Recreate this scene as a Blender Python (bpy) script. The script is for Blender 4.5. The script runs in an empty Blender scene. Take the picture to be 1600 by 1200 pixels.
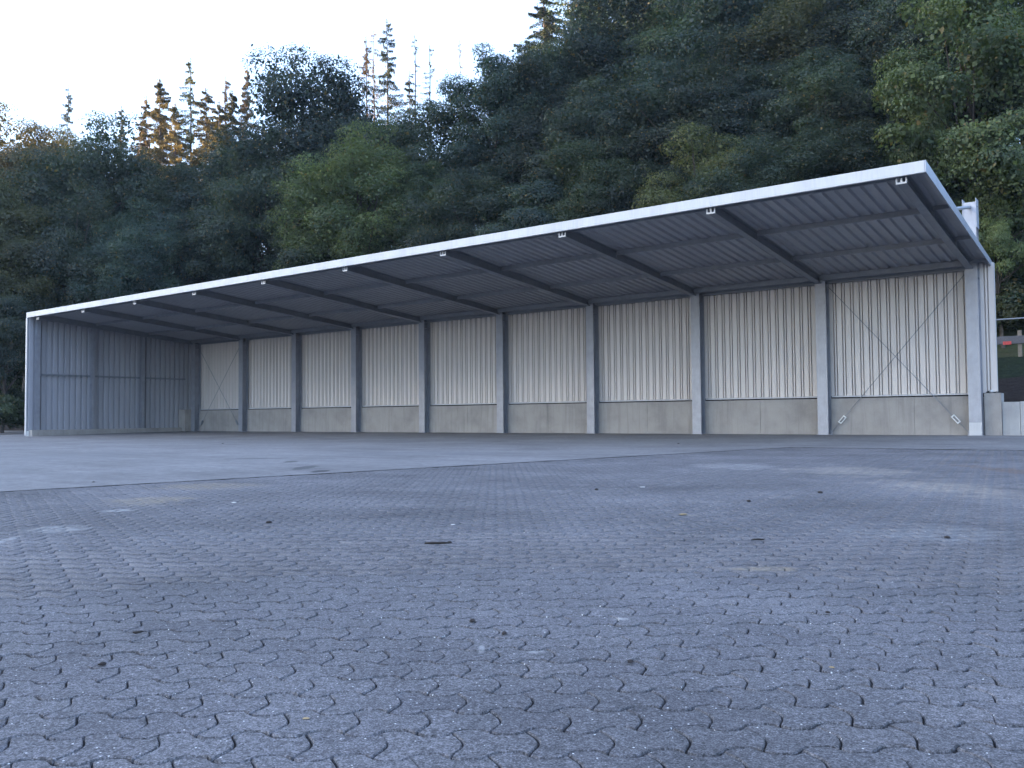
import bpy, math, random
import numpy as np
from mathutils import Matrix, Vector

R = math.radians
sc = bpy.context.scene
C = sc.collection

# ------------------------------------------------------------------ camera
CAM = np.array([4.940, -32.305, 0.764])
FPX, YAW, PIT, ROL = 1343.77, 0.63947, 0.03808, -0.0085
_F = np.array([-math.sin(YAW) * math.cos(PIT), math.cos(YAW) * math.cos(PIT), math.sin(PIT)])
_R = np.array([math.cos(YAW), math.sin(YAW), 0.0])
_U = np.cross(_R, _F)
_R2 = _R * math.cos(ROL) + _U * math.sin(ROL)
_U2 = -_R * math.sin(ROL) + _U * math.cos(ROL)
cam_d = bpy.data.cameras.new('camera')
cam = bpy.data.objects.new('camera', cam_d)
C.objects.link(cam)
cam.matrix_world = Matrix(((_R2[0], _U2[0], -_F[0], CAM[0]), (_R2[1], _U2[1], -_F[1], CAM[1]),
                           (_R2[2], _U2[2], -_F[2], CAM[2]), (0, 0, 0, 1)))
cam_d.sensor_width = 36.0
cam_d.lens = 36.0 * FPX / 1600.0
cam_d.clip_start = 0.05
cam_d.clip_end = 3000.0
sc.camera = cam

# ------------------------------------------------------------------ light
SUN_AZ = R(228.0)      # clockwise from +Y: the low sun stands to the photographer's left
SUN_EL = R(8.5)
SKY = 0.15
world = bpy.data.worlds.new('World')
sc.world = world
world.use_nodes = True
wn = world.node_tree.nodes
bg = wn['Background']
sky = wn.new('ShaderNodeTexSky')
sky.sky_type = 'NISHITA'
sky.sun_disc = False
sky.sun_elevation = SUN_EL
sky.sun_rotation = SUN_AZ
sky.air_density = 1.0
sky.dust_density = 2.6
sky.ozone_density = 3.6
# clear low-sun sky, plus an even pale background added to whiten it
bg.inputs[1].default_value = SKY
sky_fill = wn.new('ShaderNodeBackground')
sky_fill.inputs[0].default_value = (.745, .79, 1.0, 1)
sky_fill.inputs[1].default_value = 0.15
both = wn.new('ShaderNodeAddShader')
world.node_tree.links.new(sky.outputs[0], bg.inputs[0])
world.node_tree.links.new(bg.outputs[0], both.inputs[0])
world.node_tree.links.new(sky_fill.outputs[0], both.inputs[1])
world.node_tree.links.new(both.outputs[0], wn['World Output'].inputs[0])
sun_d = bpy.data.lights.new('sun', 'SUN')
sun_d.energy = 5.0
sun_d.angle = R(0.5)
sun_d.color = (1.0, 0.68, 0.38)
sun = bpy.data.objects.new('sun', sun_d)
C.objects.link(sun)
_s = Vector((math.sin(SUN_AZ) * math.cos(SUN_EL), math.cos(SUN_AZ) * math.cos(SUN_EL), math.sin(SUN_EL)))
sun.rotation_euler = _s.to_track_quat('Z', 'Y').to_euler()
sun.location = (-60, -30, 60)

sc.view_settings.view_transform = 'Standard'
sc.view_settings.look = 'None'
sc.view_settings.gamma = 1.0
sc.view_settings.exposure = 2.64
sc.render.engine = 'CYCLES'
sc.cycles.max_bounces = 6
sc.cycles.transparent_max_bounces = 4


# ------------------------------------------------------------------ helpers
def ray(px, py):
    return _F + _R2 * (px - 800) / FPX - _U2 * (py - 600) / FPX


def at(px, py, axis, v):
    """point where the sight line of a photo pixel meets the plane axis = v"""
    d = ray(px, py)
    t = (v - CAM[axis]) / d[axis]
    return CAM + d * t


def project(P):
    d = np.asarray(P) - CAM
    z = d @ _F
    return 800 + FPX * (d @ _R2) / z, 600 - FPX * (d @ _U2) / z, z


def sstep(a, b, x):
    t = min(1.0, max(0.0, (x - a) / (b - a)))
    return t * t * (3 - 2 * t)


class MB:
    def __init__(self):
        self.v, self.f = [], []

    def box(self, a, b):
        x0, y0, z0 = a
        x1, y1, z1 = b
        n = len(self.v)
        self.v += [(x0, y0, z0), (x1, y0, z0), (x1, y1, z0), (x0, y1, z0),
                   (x0, y0, z1), (x1, y0, z1), (x1, y1, z1), (x0, y1, z1)]
        self.f += [tuple(n + k for k in q) for q in
                   ((3, 2, 1, 0), (4, 5, 6, 7), (0, 1, 5, 4), (1, 2, 6, 5), (2, 3, 7, 6), (3, 0, 4, 7))]
        return self

    def hexa(self, lo, hi):
        """two quads (lists of 4 points) joined to a solid"""
        n = len(self.v)
        self.v += [tuple(p) for p in lo] + [tuple(p) for p in hi]
        self.f += [tuple(n + k for k in q) for q in
                   ((3, 2, 1, 0), (4, 5, 6, 7), (0, 1, 5, 4), (1, 2, 6, 5), (2, 3, 7, 6), (3, 0, 4, 7))]
        return self

    def tube(self, pts, rad, n=6, cap=True):
        pts = [Vector(p) for p in pts]
        if not isinstance(rad, (list, tuple)):
            rad = [rad] * len(pts)
        base = len(self.v)
        for i, p in enumerate(pts):
            d = (pts[min(i + 1, len(pts) - 1)] - pts[max(i - 1, 0)]).normalized()
            a = d.orthogonal().normalized() if abs(d.z) < .9 else d.cross(Vector((1, 0, 0))).normalized()
            b = d.cross(a)
            for k in range(n):
                t = 2 * math.pi * k / n
                self.v.append(tuple(p + (a * math.cos(t) + b * math.sin(t)) * rad[i]))
        for i in range(len(pts) - 1):
            for k in range(n):
                q = base + i * n
                self.f.append((q + k, q + (k + 1) % n, q + n + (k + 1) % n, q + n + k))
        if cap:
            self.f.append(tuple(base + k for k in reversed(range(n))))
            e = base + (len(pts) - 1) * n
            self.f.append(tuple(e + k for k in range(n)))
        return self

    def mesh(self, name, mat, smooth=False):
        me = bpy.data.meshes.new(name)
        me.from_pydata(self.v, [], self.f)
        me.materials.append(mat)
        if smooth:
            me.polygons.foreach_set('use_smooth', [True] * len(me.polygons))
        me.update()
        return me

    def build(self, name, mat, parent=None, bevel=0.0, smooth=False):
        return link(name, self.mesh(name, mat, smooth), parent, bevel)


def link(name, me, parent=None, bevel=0.0):
    o = bpy.data.objects.new(name, me)
    C.objects.link(o)
    if parent is not None:
        o.parent = parent
    if bevel:
        m = o.modifiers.new('bevel', 'BEVEL')
        m.width = bevel
        m.segments = 2
        m.limit_method = 'ANGLE'
    return o


def tag(o, label=None, cat=None, group=None, kind=None):
    if label: o['label'] = label
    if cat: o['category'] = cat
    if group: o['group'] = group
    if kind: o['kind'] = kind
    return o


def thing(name, label, cat, loc=(0, 0, 0), group=None):
    o = bpy.data.objects.new(name, None)
    C.objects.link(o)
    o.location = loc
    return tag(o, label, cat, group)


def quads_mesh(name, V, mat, nper=4):
    """V: (n, nper, 3) array of loose faces"""
    n = len(V)
    me = bpy.data.meshes.new(name)
    me.vertices.add(n * nper)
    me.vertices.foreach_set('co', V.astype(np.float32).ravel())
    me.loops.add(n * nper)
    me.loops.foreach_set('vertex_index', np.arange(n * nper, dtype=np.int32))
    me.polygons.add(n)
    me.polygons.foreach_set('loop_start', np.arange(0, n * nper, nper, dtype=np.int32))
    me.polygons.foreach_set('loop_total', np.full(n, nper, dtype=np.int32))
    me.materials.append(mat)
    me.update(calc_edges=True)
    return me


# ------------------------------------------------------------------ materials
class NT:
    def __init__(self, name):
        self.m = bpy.data.materials.new(name)
        self.m.use_nodes = True
        self.t = self.m.node_tree
        self.n = self.t.nodes
        self.b = self.n['Principled BSDF']

    def N(self, typ, **kw):
        o = self.n.new(typ)
        for k, v in kw.items():
            if k.startswith('i_'):
                key = k[2:]
                key = int(key) if key.isdigit() else key.replace('_', ' ')
                o.inputs[key].default_value = v
            else:
                setattr(o, k, v)
        return o

    def L(self, a, b):
        self.t.links.new(a, b)

    def pos(self, scale=(1, 1, 1), obj=False):
        mp = self.N('ShaderNodeMapping')
        if obj:
            tc = self.N('ShaderNodeTexCoord')
            self.L(tc.outputs['Object'], mp.inputs[0])
        else:
            g = self.N('ShaderNodeNewGeometry')
            self.L(g.outputs['Position'], mp.inputs[0])
        mp.inputs['Scale'].default_value = scale
        return mp.outputs[0]

    def noise(self, vec, scale, detail=4, rough=.55, dist=0.0):
        o = self.N('ShaderNodeTexNoise')
        o.inputs['Scale'].default_value = scale
        o.inputs['Detail'].default_value = detail
        o.inputs['Roughness'].default_value = rough
        o.inputs['Distortion'].default_value = dist
        self.L(vec, o.inputs['Vector'])
        return o.outputs[0]

    def ramp(self, fac, stops):
        o = self.N('ShaderNodeValToRGB')
        e = o.color_ramp.elements
        while len(e) < len(stops): e.new(0.5)
        for k, (p, c) in enumerate(stops):
            e[k].position = p
            e[k].color = (*c, 1) if len(c) == 3 else c
        self.L(fac, o.inputs[0])
        return o.outputs[0]

    def mix(self, fac, a, b, mode='MIX'):
        o = self.N('ShaderNodeMix', data_type='RGBA', blend_type=mode)
        for i, x in ((0, fac), (6, a), (7, b)):
            if isinstance(x, (int, float)):
                o.inputs[i].default_value = x
            elif isinstance(x, tuple):
                o.inputs[i].default_value = (*x, 1) if len(x) == 3 else x
            else:
                self.L(x, o.inputs[i])
        return o.outputs[2]

    def math(self, op, a, b=0.0, clamp=False):
        o = self.N('ShaderNodeMath', operation=op, use_clamp=clamp)
        for i, x in ((0, a), (1, b)):
            if isinstance(x, (int, float)):
                o.inputs[i].default_value = x
            else:
                self.L(x, o.inputs[i])
        return o.outputs[0]

    def bump(self, h, strength, dist=.01):
        o = self.N('ShaderNodeBump')
        o.inputs['Strength'].default_value = strength
        o.inputs['Distance'].default_value = dist
        self.L(h, o.inputs['Height'])
        self.L(o.outputs[0], self.b.inputs['Normal'])

    def col(self, c, rough=.6, metal=0.0, spec=.5):
        if isinstance(c, tuple):
            self.b.inputs['Base Color'].default_value = (*c, 1)
        else:
            self.L(c, self.b.inputs['Base Color'])
        self.b.inputs['Roughness'].default_value = rough
        self.b.inputs['Metallic'].default_value = metal
        self.b.inputs['Specular IOR Level'].default_value = spec
        return self.m


def V3(k): return (k, k, k)


def ellipse_mask(n, vec, cx, cy, rx, ry, rot=0.0, soft=.5, nz=None):
    """soft blot on the ground with a shape of its own (dirt, litter, wear)"""
    mp = n.N('ShaderNodeMapping', vector_type='TEXTURE')
    mp.inputs['Location'].default_value = (cx, cy, 0)
    mp.inputs['Rotation'].default_value = (0, 0, rot)
    mp.inputs['Scale'].default_value = (rx, ry, 1e6)
    n.L(vec, mp.inputs[0])
    ln = n.N('ShaderNodeVectorMath', operation='LENGTH')
    n.L(mp.outputs[0], ln.inputs[0])
    d = ln.outputs['Value']
    if nz is not None:
        d = n.math('ADD', d, n.math('MULTIPLY', n.math('SUBTRACT', nz, .5), 2.2))
    mr = n.N('ShaderNodeMapRange', interpolation_type='SMOOTHSTEP')
    mr.inputs[1].default_value = 1.0
    mr.inputs[2].default_value = 1.0 - soft
    n.L(d, mr.inputs[0])
    return mr.outputs[0]


def mat_galv(name, c, metal=.55, rough=.42):
    n = NT(name)
    p = n.pos(obj=False)
    a = n.noise(p, 3.0, 5, .6)
    b = n.noise(n.pos((1, 1, .25)), 14.0, 3, .6)
    k = n.ramp(n.math('ADD', n.math('MULTIPLY', a, .6), n.math('MULTIPLY', b, .4)),
               [(.32, tuple(x * .80 for x in c)), (.55, c), (.78, tuple(min(1, x * 1.16) for x in c))])
    n.col(k, rough, metal)
    r = n.math('ADD', n.math('MULTIPLY', b, .35), rough - .15)
    n.L(r, n.b.inputs['Roughness'])
    n.bump(b, .15, .004)
    return n.m


def mat_sheet(name, c, rough=.34):
    n = NT(name)
    a = n.noise(n.pos((1, 1, .12)), 2.2, 5, .6)
    b = n.noise(n.pos((6, 6, .35)), 5.0, 4, .65)
    k = n.ramp(n.math('ADD', n.math('MULTIPLY', a, .55), n.math('MULTIPLY', b, .45)),
               [(.3, tuple(x * .84 for x in c)), (.55, c), (.8, tuple(min(1, x * 1.06) for x in c))])
    n.col(k, rough, 0.0, .5)
    n.bump(n.noise(n.pos((1, 1, .4)), 1.6, 3), .25, .02)
    return n.m


def mat_concrete(name, c, stain=.5):
    n = NT(name)
    p = n.pos()
    a = n.noise(p, 1.1, 6, .62)
    s = n.noise(n.pos((5, 5, .35)), 1.3, 5, .6, .4)
    f = n.noise(p, 60, 3, .7)
    k = n.ramp(a, [(.3, tuple(x * .72 for x in c)), (.52, c), (.75, tuple(x * 1.16 for x in c))])
    k = n.mix(n.math('MULTIPLY', n.ramp(s, [(.5, V3(0)), (.68, V3(1))]), stain), k, tuple(x * .5 for x in c))
    pores = n.N('ShaderNodeTexVoronoi')
    pores.inputs['Scale'].default_value = 26
    n.L(p, pores.inputs['Vector'])
    k = n.mix(n.math('LESS_THAN', pores.outputs['Distance'], .10), k, tuple(x * .35 for x in c))
    k = n.mix(.25, k, n.ramp(f, [(.3, tuple(x * .6 for x in c)), (.7, tuple(x * 1.35 for x in c))]))
    n.col(k, .85, 0, .25)
    n.bump(n.math('ADD', n.math('MULTIPLY', f, .35), a), .35, .01)
    return n.m


def mat_paver():
    n = NT('paver_stone')
    p = n.pos()
    g = n.N('ShaderNodeNewGeometry')
    oi = n.N('ShaderNodeObjectInfo')
    rnd = n.math('FRACT', n.math('ADD', g.outputs['Random Per Island'], oi.outputs['Random']))
    base = n.ramp(rnd, [(0, (.098, .095, .102)), (.5, (.106, .103, .109)), (.9, (.112, .109, .115)), (1, (.125, .12, .125))])
    a = n.noise(p, .55, 5, .6)
    base = n.mix(1.0, base, n.ramp(a, [(.3, V3(.72)), (.5, V3(1.0)), (.72, V3(1.28))]), 'MULTIPLY')
    fine = n.noise(p, 170, 3, .75)
    mid = n.noise(p, 38, 4, .7)
    base = n.mix(1.0, base, n.ramp(fine, [(.33, V3(.36)), (.5, V3(1.0)), (.66, V3(1.95))]), 'MULTIPLY')
    base = n.mix(1.0, base, n.ramp(n.noise(p, 75, 2, .8), [(.36, V3(.62)), (.5, V3(1.0)), (.64, V3(1.42))]), 'MULTIPLY')
    base = n.mix(1.0, base, n.ramp(mid, [(.3, V3(.78)), (.7, V3(1.22))]), 'MULTIPLY')
    # pale grit grains and dark pores of the worn face
    v = n.N('ShaderNodeTexVoronoi')
    v.inputs['Scale'].default_value = 75
    n.L(p, v.inputs['Vector'])
    sep = n.N('ShaderNodeSeparateColor')
    n.L(v.outputs['Color'], sep.inputs[0])
    grain = n.math('MULTIPLY', n.math('LESS_THAN', v.outputs['Distance'], .22), n.math('GREATER_THAN', sep.outputs[0], .955))
    base = n.mix(grain, base, (.62, .62, .60))
    dark = n.math('MULTIPLY', n.math('LESS_THAN', v.outputs['Distance'], .3), n.math('LESS_THAN', sep.outputs[1], .06))
    base = n.mix(dark, base, (.03, .03, .032))
    base = yard_marks(n, p, base)
    n.col(base, .82, 0, .35)
    h = n.math('ADD', n.math('MULTIPLY', fine, .7), n.math('MULTIPLY', mid, .8))
    n.bump(h, .55, .006)
    return n.m


MARKS = []   # filled below: (cx, cy, rx, ry, rot, colour, strength)


def yard_marks(n, p, base):
    nz = n.noise(p, 2.4, 6, .7)
    nz2 = n.noise(n.pos((1, 1, 1)), 9.0, 4, .7)
    brk = n.ramp(nz2, [(.42, V3(0)), (.6, V3(1))])
    for cx, cy, rx, ry, rot, col, k in MARKS:
        m = ellipse_mask(n, p, cx, cy, rx, ry, rot, .7, nz)
        f = n.math('MULTIPLY', n.math('MULTIPLY', m, k), n.math('ADD', n.math('MULTIPLY', brk, .7), .3))
        base = n.mix(f, base, col)
    return base


def gnd(px, py):
    q = at(px, py, 2, -.1)
    return float(q[0]), float(q[1])


def add_mark(px, py, wx, wy, col, k):
    """a blot whose middle and ends are read off the photo on the ground plane"""
    c = gnd(px, py)
    a, b = gnd(px - wx, py), gnd(px + wx, py)
    d, e = gnd(px, py - wy), gnd(px, py + wy)
    rx = math.dist(a, b) / 2
    ry = math.dist(d, e) / 2
    MARKS.append((c[0], c[1], rx, ry, YAW, col, k))


OCHRE, CHALK, SAND, RUST = (.30, .24, .15), (.42, .42, .41), (.34, .30, .25), (.13, .085, .06)
add_mark(230, 780, 90, 9, OCHRE, .45)
add_mark(320, 758, 100, 6, OCHRE, .4)
add_mark(90, 824, 60, 7, CHALK, .38)
add_mark(5, 842, 16, 10, CHALK, .5)
add_mark(190, 795, 30, 3, CHALK, .5)
add_mark(1480, 760, 130, 16, SAND, .5)
add_mark(1330, 735, 120, 10, SAND, .45)
add_mark(1150, 727, 80, 6, CHALK, .35)
add_mark(1590, 735, 45, 14, RUST, .75)
add_mark(1190, 885, 60, 5, OCHRE, .45)
add_mark(1075, 802, 22, 2, SAND, .6)
add_mark(1450, 830, 150, 14, CHALK, .18)
add_mark(752, 1008, 7, 9, CHALK, .45)
add_mark(840, 1012, 20, 4, CHALK, .5)
add_mark(970, 963, 16, 3, CHALK, .8)
add_mark(700, 800, 90, 10, (.07, .07, .075), .35)
add_mark(500, 830, 140, 14, (.075, .075, .08), .35)


def mat_bed():
    n = NT('joint_dirt')
    p = n.pos()
    f = n.noise(p, 120, 3, .75)
    a = n.noise(p, 1.3, 5, .6)
    k = n.ramp(f, [(.3, (.018, .017, .017)), (.55, (.045, .042, .042)), (.75, (.09, .085, .08))])
    k = n.mix(1.0, k, n.ramp(a, [(.3, V3(.6)), (.7, V3(1.3))]), 'MULTIPLY')
    n.col(k, .95, 0, .1)
    n.bump(f, .6, .006)
    return n.m


def mat_apron(name='yard_concrete', c=(.165, .16, .16)):
    n = NT(name)
    p = n.pos()
    a = n.noise(p, .35, 6, .62, .3)
    b = n.noise(n.pos((.35, 2.2, 1)), .8, 5, .6)
    f = n.noise(p, 90, 3, .75)
    k = n.ramp(n.math('ADD', n.math('MULTIPLY', a, .55), n.math('MULTIPLY', b, .45)),
               [(.32, tuple(x * .66 for x in c)), (.5, c), (.7, tuple(x * 1.3 for x in c))])
    k = n.mix(1.0, k, n.ramp(f, [(.3, V3(.5)), (.5, V3(1.0)), (.7, V3(1.6))]), 'MULTIPLY')
    k = n.mix(1.0, k, n.ramp(n.noise(p, 7, 5, .7), [(.3, V3(.78)), (.7, V3(1.22))]), 'MULTIPLY')
    nz = n.noise(p, 1.5, 6, .75)
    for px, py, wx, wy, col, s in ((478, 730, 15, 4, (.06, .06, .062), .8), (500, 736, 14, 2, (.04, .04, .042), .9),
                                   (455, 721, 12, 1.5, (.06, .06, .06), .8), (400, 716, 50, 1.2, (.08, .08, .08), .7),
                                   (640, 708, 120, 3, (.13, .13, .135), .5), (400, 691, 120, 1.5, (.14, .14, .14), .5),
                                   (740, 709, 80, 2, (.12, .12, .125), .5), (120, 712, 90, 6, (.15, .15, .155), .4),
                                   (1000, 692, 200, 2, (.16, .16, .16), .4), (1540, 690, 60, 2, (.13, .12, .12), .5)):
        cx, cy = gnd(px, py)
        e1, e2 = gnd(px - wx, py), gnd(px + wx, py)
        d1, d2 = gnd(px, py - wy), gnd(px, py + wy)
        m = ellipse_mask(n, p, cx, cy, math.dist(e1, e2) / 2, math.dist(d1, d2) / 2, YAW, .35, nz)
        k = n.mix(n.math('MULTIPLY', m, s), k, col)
    n.col(k, .88, 0, .25)
    n.bump(n.math('ADD', f, a), .3, .006)
    return n.m


def mat_terrain():
    n = NT('hill_ground')
    p = n.pos()
    a = n.noise(p, .12, 6, .65)
    f = n.noise(p, 3.5, 6, .75)
    litter = n.ramp(f, [(.3, (.022, .016, .012)), (.5, (.06, .045, .032)), (.68, (.12, .092, .065))])
    grass = n.ramp(f, [(.3, (.008, .012, .007)), (.55, (.018, .026, .013)), (.75, (.04, .045, .022))])
    soil = n.ramp(f, [(.3, (.016, .012, .010)), (.7, (.040, .030, .025))])
    sep = n.N('ShaderNodeSeparateXYZ')
    n.L(p, sep.inputs[0])
    y = n.math('ADD', sep.outputs[1], n.math('MULTIPLY', n.math('SUBTRACT', n.noise(p, .9, 4), .5), 1.6))
    x = sep.outputs[0]
    k = n.mix(n.ramp(a, [(.42, V3(0)), (.58, V3(1))]), litter, tuple((.045, .055, .025)))
    band = n.math('MULTIPLY', n.math('GREATER_THAN', y, 4.8), n.math('LESS_THAN', y, 8.6))
    k = n.mix(band, k, grass)
    low = n.math('LESS_THAN', y, 4.8)
    k = n.mix(n.math('MULTIPLY', low, n.math('GREATER_THAN', y, -3.0)), k, soil)
    k = n.mix(n.math('LESS_THAN', y, -45.0), k, grass)
    n.col(k, .95, 0, .1)
    n.bump(f, .8, .12)
    return n.m


def mat_leaf(name='leaf', trans=.35):
    n = NT(name)
    oi = n.N('ShaderNodeObjectInfo')
    g = n.N('ShaderNodeNewGeometry')
    p = n.pos()
    rnd = g.outputs['Random Per Island']
    big = n.noise(p, .45, 3, .6)
    k = n.mix(1.0, oi.outputs['Color'], n.ramp(rnd, [(0, V3(.78)), (.5, V3(1.0)), (1, V3(1.28))]), 'MULTIPLY')
    k = n.mix(1.0, k, n.ramp(big, [(.35, (.72, .78, .82)), (.5, V3(1)), (.68, (1.5, 1.32, .95))]), 'MULTIPLY')
    # a few leaves already turning
    turn = n.math('MULTIPLY', n.math('GREATER_THAN', n.math('FRACT', n.math('MULTIPLY', rnd, 37.3)), .965), .7)
    k = n.mix(turn, k, (.17, .115, .03))
    n.n.remove(n.b)
    out = n.n['Material Output']
    d = n.N('ShaderNodeBsdfDiffuse')
    t = n.N('ShaderNodeBsdfTranslucent')
    gl = n.N('ShaderNodeBsdfGlossy')
    gl.inputs['Roughness'].default_value = .55
    gl.inputs['Color'].default_value = (.9, .9, .9, 1)
    n.L(k, d.inputs[0])
    kt = n.mix(1.0, k, (1.25, 1.25, .6), 'MULTIPLY')
    n.L(kt, t.inputs[0])
    m1 = n.N('ShaderNodeMixShader')
    m1.inputs[0].default_value = trans
    n.L(d.outputs[0], m1.inputs[1])
    n.L(t.outputs[0], m1.inputs[2])
    m2 = n.N('ShaderNodeMixShader')
    m2.inputs[0].default_value = .03
    n.L(m1.outputs[0], m2.inputs[1])
    n.L(gl.outputs[0], m2.inputs[2])
    n.L(m2.outputs[0], out.inputs[0])
    return n.m


def mat_bark(name='bark', c=(.075, .062, .05)):
    n = NT(name)
    a = n.noise(n.pos((6, 6, 1.2)), 2.5, 5, .7)
    k = n.ramp(a, [(.3, tuple(x * .5 for x in c)), (.5, c), (.72, tuple(x * 1.7 for x in c))])
    n.col(k, .9, 0, .2)
    n.bump(a, .7, .03)
    return n.m


def mat_plain(name, c, rough=.6, metal=0.0):
    n = NT(name)
    a = n.noise(n.pos(), 22, 4, .65)
    k = n.ramp(a, [(.3, tuple(x * .75 for x in c)), (.7, tuple(min(1, x * 1.2) for x in c))])
    return n.col(k, rough, metal, .4)


M_galv = mat_galv('galvanised_steel', (.37, .38, .42), .45, .42)
M_galv_dark = mat_galv('galvanised_rafter', (.25, .265, .29), .4, .5)
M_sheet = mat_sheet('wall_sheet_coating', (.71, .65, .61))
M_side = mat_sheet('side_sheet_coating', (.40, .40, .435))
M_deck = mat_sheet('roof_sheet_coating', (.35, .355, .375), .45)
M_fascia = mat_sheet('fascia_coating', (.56, .56, .565), .45)
M_conc = mat_concrete('plinth_concrete', (.37, .345, .32), .4)
M_conc2 = mat_concrete('retaining_concrete', (.40, .40, .40), .25)
M_paver = mat_paver()
M_bed = mat_bed()
M_apron = mat_apron()
M_ground = mat_terrain()
M_leaf = mat_leaf()
M_needle = mat_leaf('needle', .2)
M_bark = mat_bark()
M_barkc = mat_bark('conifer_bark', (.10, .075, .058))
M_white = mat_plain('white_plastic', (.8, .8, .78), .4)
M_black = mat_plain('black_rubber', (.02, .02, .022), .5)
M_red = mat_plain('red_reflector', (.50, .07, .06), .4)
M_rail = mat_plain('weathered_rail', (.10, .095, .10), .8)
M_wood = mat_plain('weathered_wood', (.20, .165, .125), .85)
M_dirt = mat_plain('dark_clod', (.028, .022, .020), .9)
M_twig = mat_plain('dark_twig', (.03, .024, .02), .85)
M_flake = mat_plain('pale_flake', (.55, .54, .50), .7)
M_dryleaf = mat_plain('dry_leaf', (.26, .19, .10), .8)


# ------------------------------------------------------------------ ground
def gz(y):
    return -.11 * sstep(-1.0, -11.0, y) if y < -1.0 else 0.0


def lump(x, y):
    return (math.sin(x * .21 + 1.3) * math.cos(y * .17 + .4) * .6 + math.sin(x * .53 + y * .41) * .25
            + math.sin(x * 1.1 - y * .9 + 2) * .12)


SHADE_RIDGE_L, SHADE_RIDGE_R = 69.0, 100.0
_sd = (math.sin(SUN_AZ), math.cos(SUN_AZ))


def terrain(x, y):
    left = 1 - sstep(-62, -47, x)
    yard = -.35
    e = y - 1.0
    z = yard
    if e > 0:
        a = 1.0 + .29 * min(e, 7.0)
        t = max(0.0, y - 10.5)
        cap = 16 + 30 * sstep(-115, -25, x)
        hillz = cap * (1 - math.exp(-.62 * t / cap))
        zr = a + hillz + lump(x, y) * min(1, max(0, (y - 9) / 6)) * .7
        tl = max(0.0, y + 2)
        zl = -.25 + cap * (1 - math.exp(-.33 * tl / cap)) + lump(x, y) * .4
        z = zr * (1 - left) + zl * left
    elif left > 0:
        tl = max(0.0, y + 2)
        z = yard * (1 - left) + (-.25 + .33 * tl + lump(x, y) * .15) * left
    # unseen ridge added toward the sun, shaped to shade the yard, not the left treetops
    q = -_sd[1] * -x + _sd[0] * -y
    r = sstep(170, 400, x * _sd[0] + y * _sd[1])
    if r > 0:
        r *= (1 - sstep(90, 190, abs(q)))
        z += r * (SHADE_RIDGE_R + (SHADE_RIDGE_L - SHADE_RIDGE_R) * sstep(46, 58, q) + lump(x * .3, y * .3) * 2)
    return z


def build_terrain():
    xs = sorted(set(list(np.arange(-620, -130, 10.0)) + list(np.arange(-130, 40, 2.5)) + list(np.arange(40, 420, 10.0))))
    ys = sorted(set(list(np.arange(-620, -60, 10.0)) + list(np.arange(-60, -5, 5.0)) + [-4, -3, -2, -1, 0, .6, .98, 1.02]
                    + list(np.arange(2, 12, 1.0)) + list(np.arange(12, 90, 2.5)) + list(np.arange(90, 420, 20.0))))
    nx, ny = len(xs), len(ys)
    v = [(x, y, terrain(x, y)) for y in ys for x in xs]
    f = [(j * nx + i, j * nx + i + 1, (j + 1) * nx + i + 1, (j + 1) * nx + i) for j in range(ny - 1) for i in range(nx - 1)]
    m = MB()
    m.v, m.f = v, f
    tag(m.build('terrain', M_ground, smooth=True), kind='structure')


build_terrain()


def edge_x(y):
    """border between the concrete yard and the pavers, straight on the ground"""
    return -6.5 + (y + 27.5) * (3.2 / 15.5)


FLOOR_Y = -9.6
# concrete floor of the shed, one sheet following the slight fall
m = MB()
rows = [.38, -.5, -1, -2, -3, -4, -5, -6, -7, -8, -9, FLOOR_Y]
for y in rows:
    m.v += [(-75 if y < -.6 else -46.2, y, gz(y) + .005), (14, y, gz(y) + .005)]
for j in range(len(rows) - 1):
    m.f.append((2 * j, 2 * j + 2, 2 * j + 3, 2 * j + 1))
tag(m.build('shed_floor', M_apron), kind='structure')
m = MB()
rows = [FLOOR_Y, -10, -10.5, -11, -14, -20, -27, -35, -50, -70]
for y in rows:
    m.v += [(-75, y, gz(y) + .005), (edge_x(y), y, gz(y) + .005)]
for j in range(len(rows) - 1):
    m.f.append((2 * j, 2 * j + 2, 2 * j + 3, 2 * j + 1))
tag(m.build('concrete_yard', M_apron), kind='structure')

# pavers: wavy interlocking stones on a dirt bed
PL, PW, PA, PB, PGAP = .204, .172, .026, .032, .0064
PANG = YAW + R(1.0)
cu, su = math.cos(PANG), math.sin(PANG)
PORG = (4.9, -32.3)


def wave(u):
    """joint line between two courses: a rounded arch, then a flat dip"""
    t = 2 * math.pi * u / PL
    return PA * (math.sin(t) + .16 * math.sin(3 * t))


def side(v):
    return PB * math.sin(math.pi * v / PW) ** 1.3 if 0 < v < PW else 0.0


def stone_outline(nl, ns):
    """closed outline of a stone about its middle: a fat lobe on the left, a slim one on the right"""
    pts = []
    for i in range(nl):
        u = PL * i / nl
        pts.append((u, wave(u + PL / 2)))
    for i in range(ns):
        v = PW * i / ns
        pts.append((PL + side(v), v))
    for i in range(nl):
        u = PL * (1 - i / nl)
        pts.append((u, PW + wave(u)))
    for i in range(ns):
        v = PW * (1 - i / ns)
        pts.append((side(v), v))
    return np.array(pts) - np.array([PL / 2, PW / 2])


def inset(P, d):
    n = len(P)
    nxt = np.roll(P, -1, 0) - np.roll(P, 1, 0)
    nrm = np.stack([-nxt[:, 1], nxt[:, 0]], 1)
    nrm /= np.linalg.norm(nrm, axis=1)[:, None] + 1e-9
    return P + nrm * d


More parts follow.
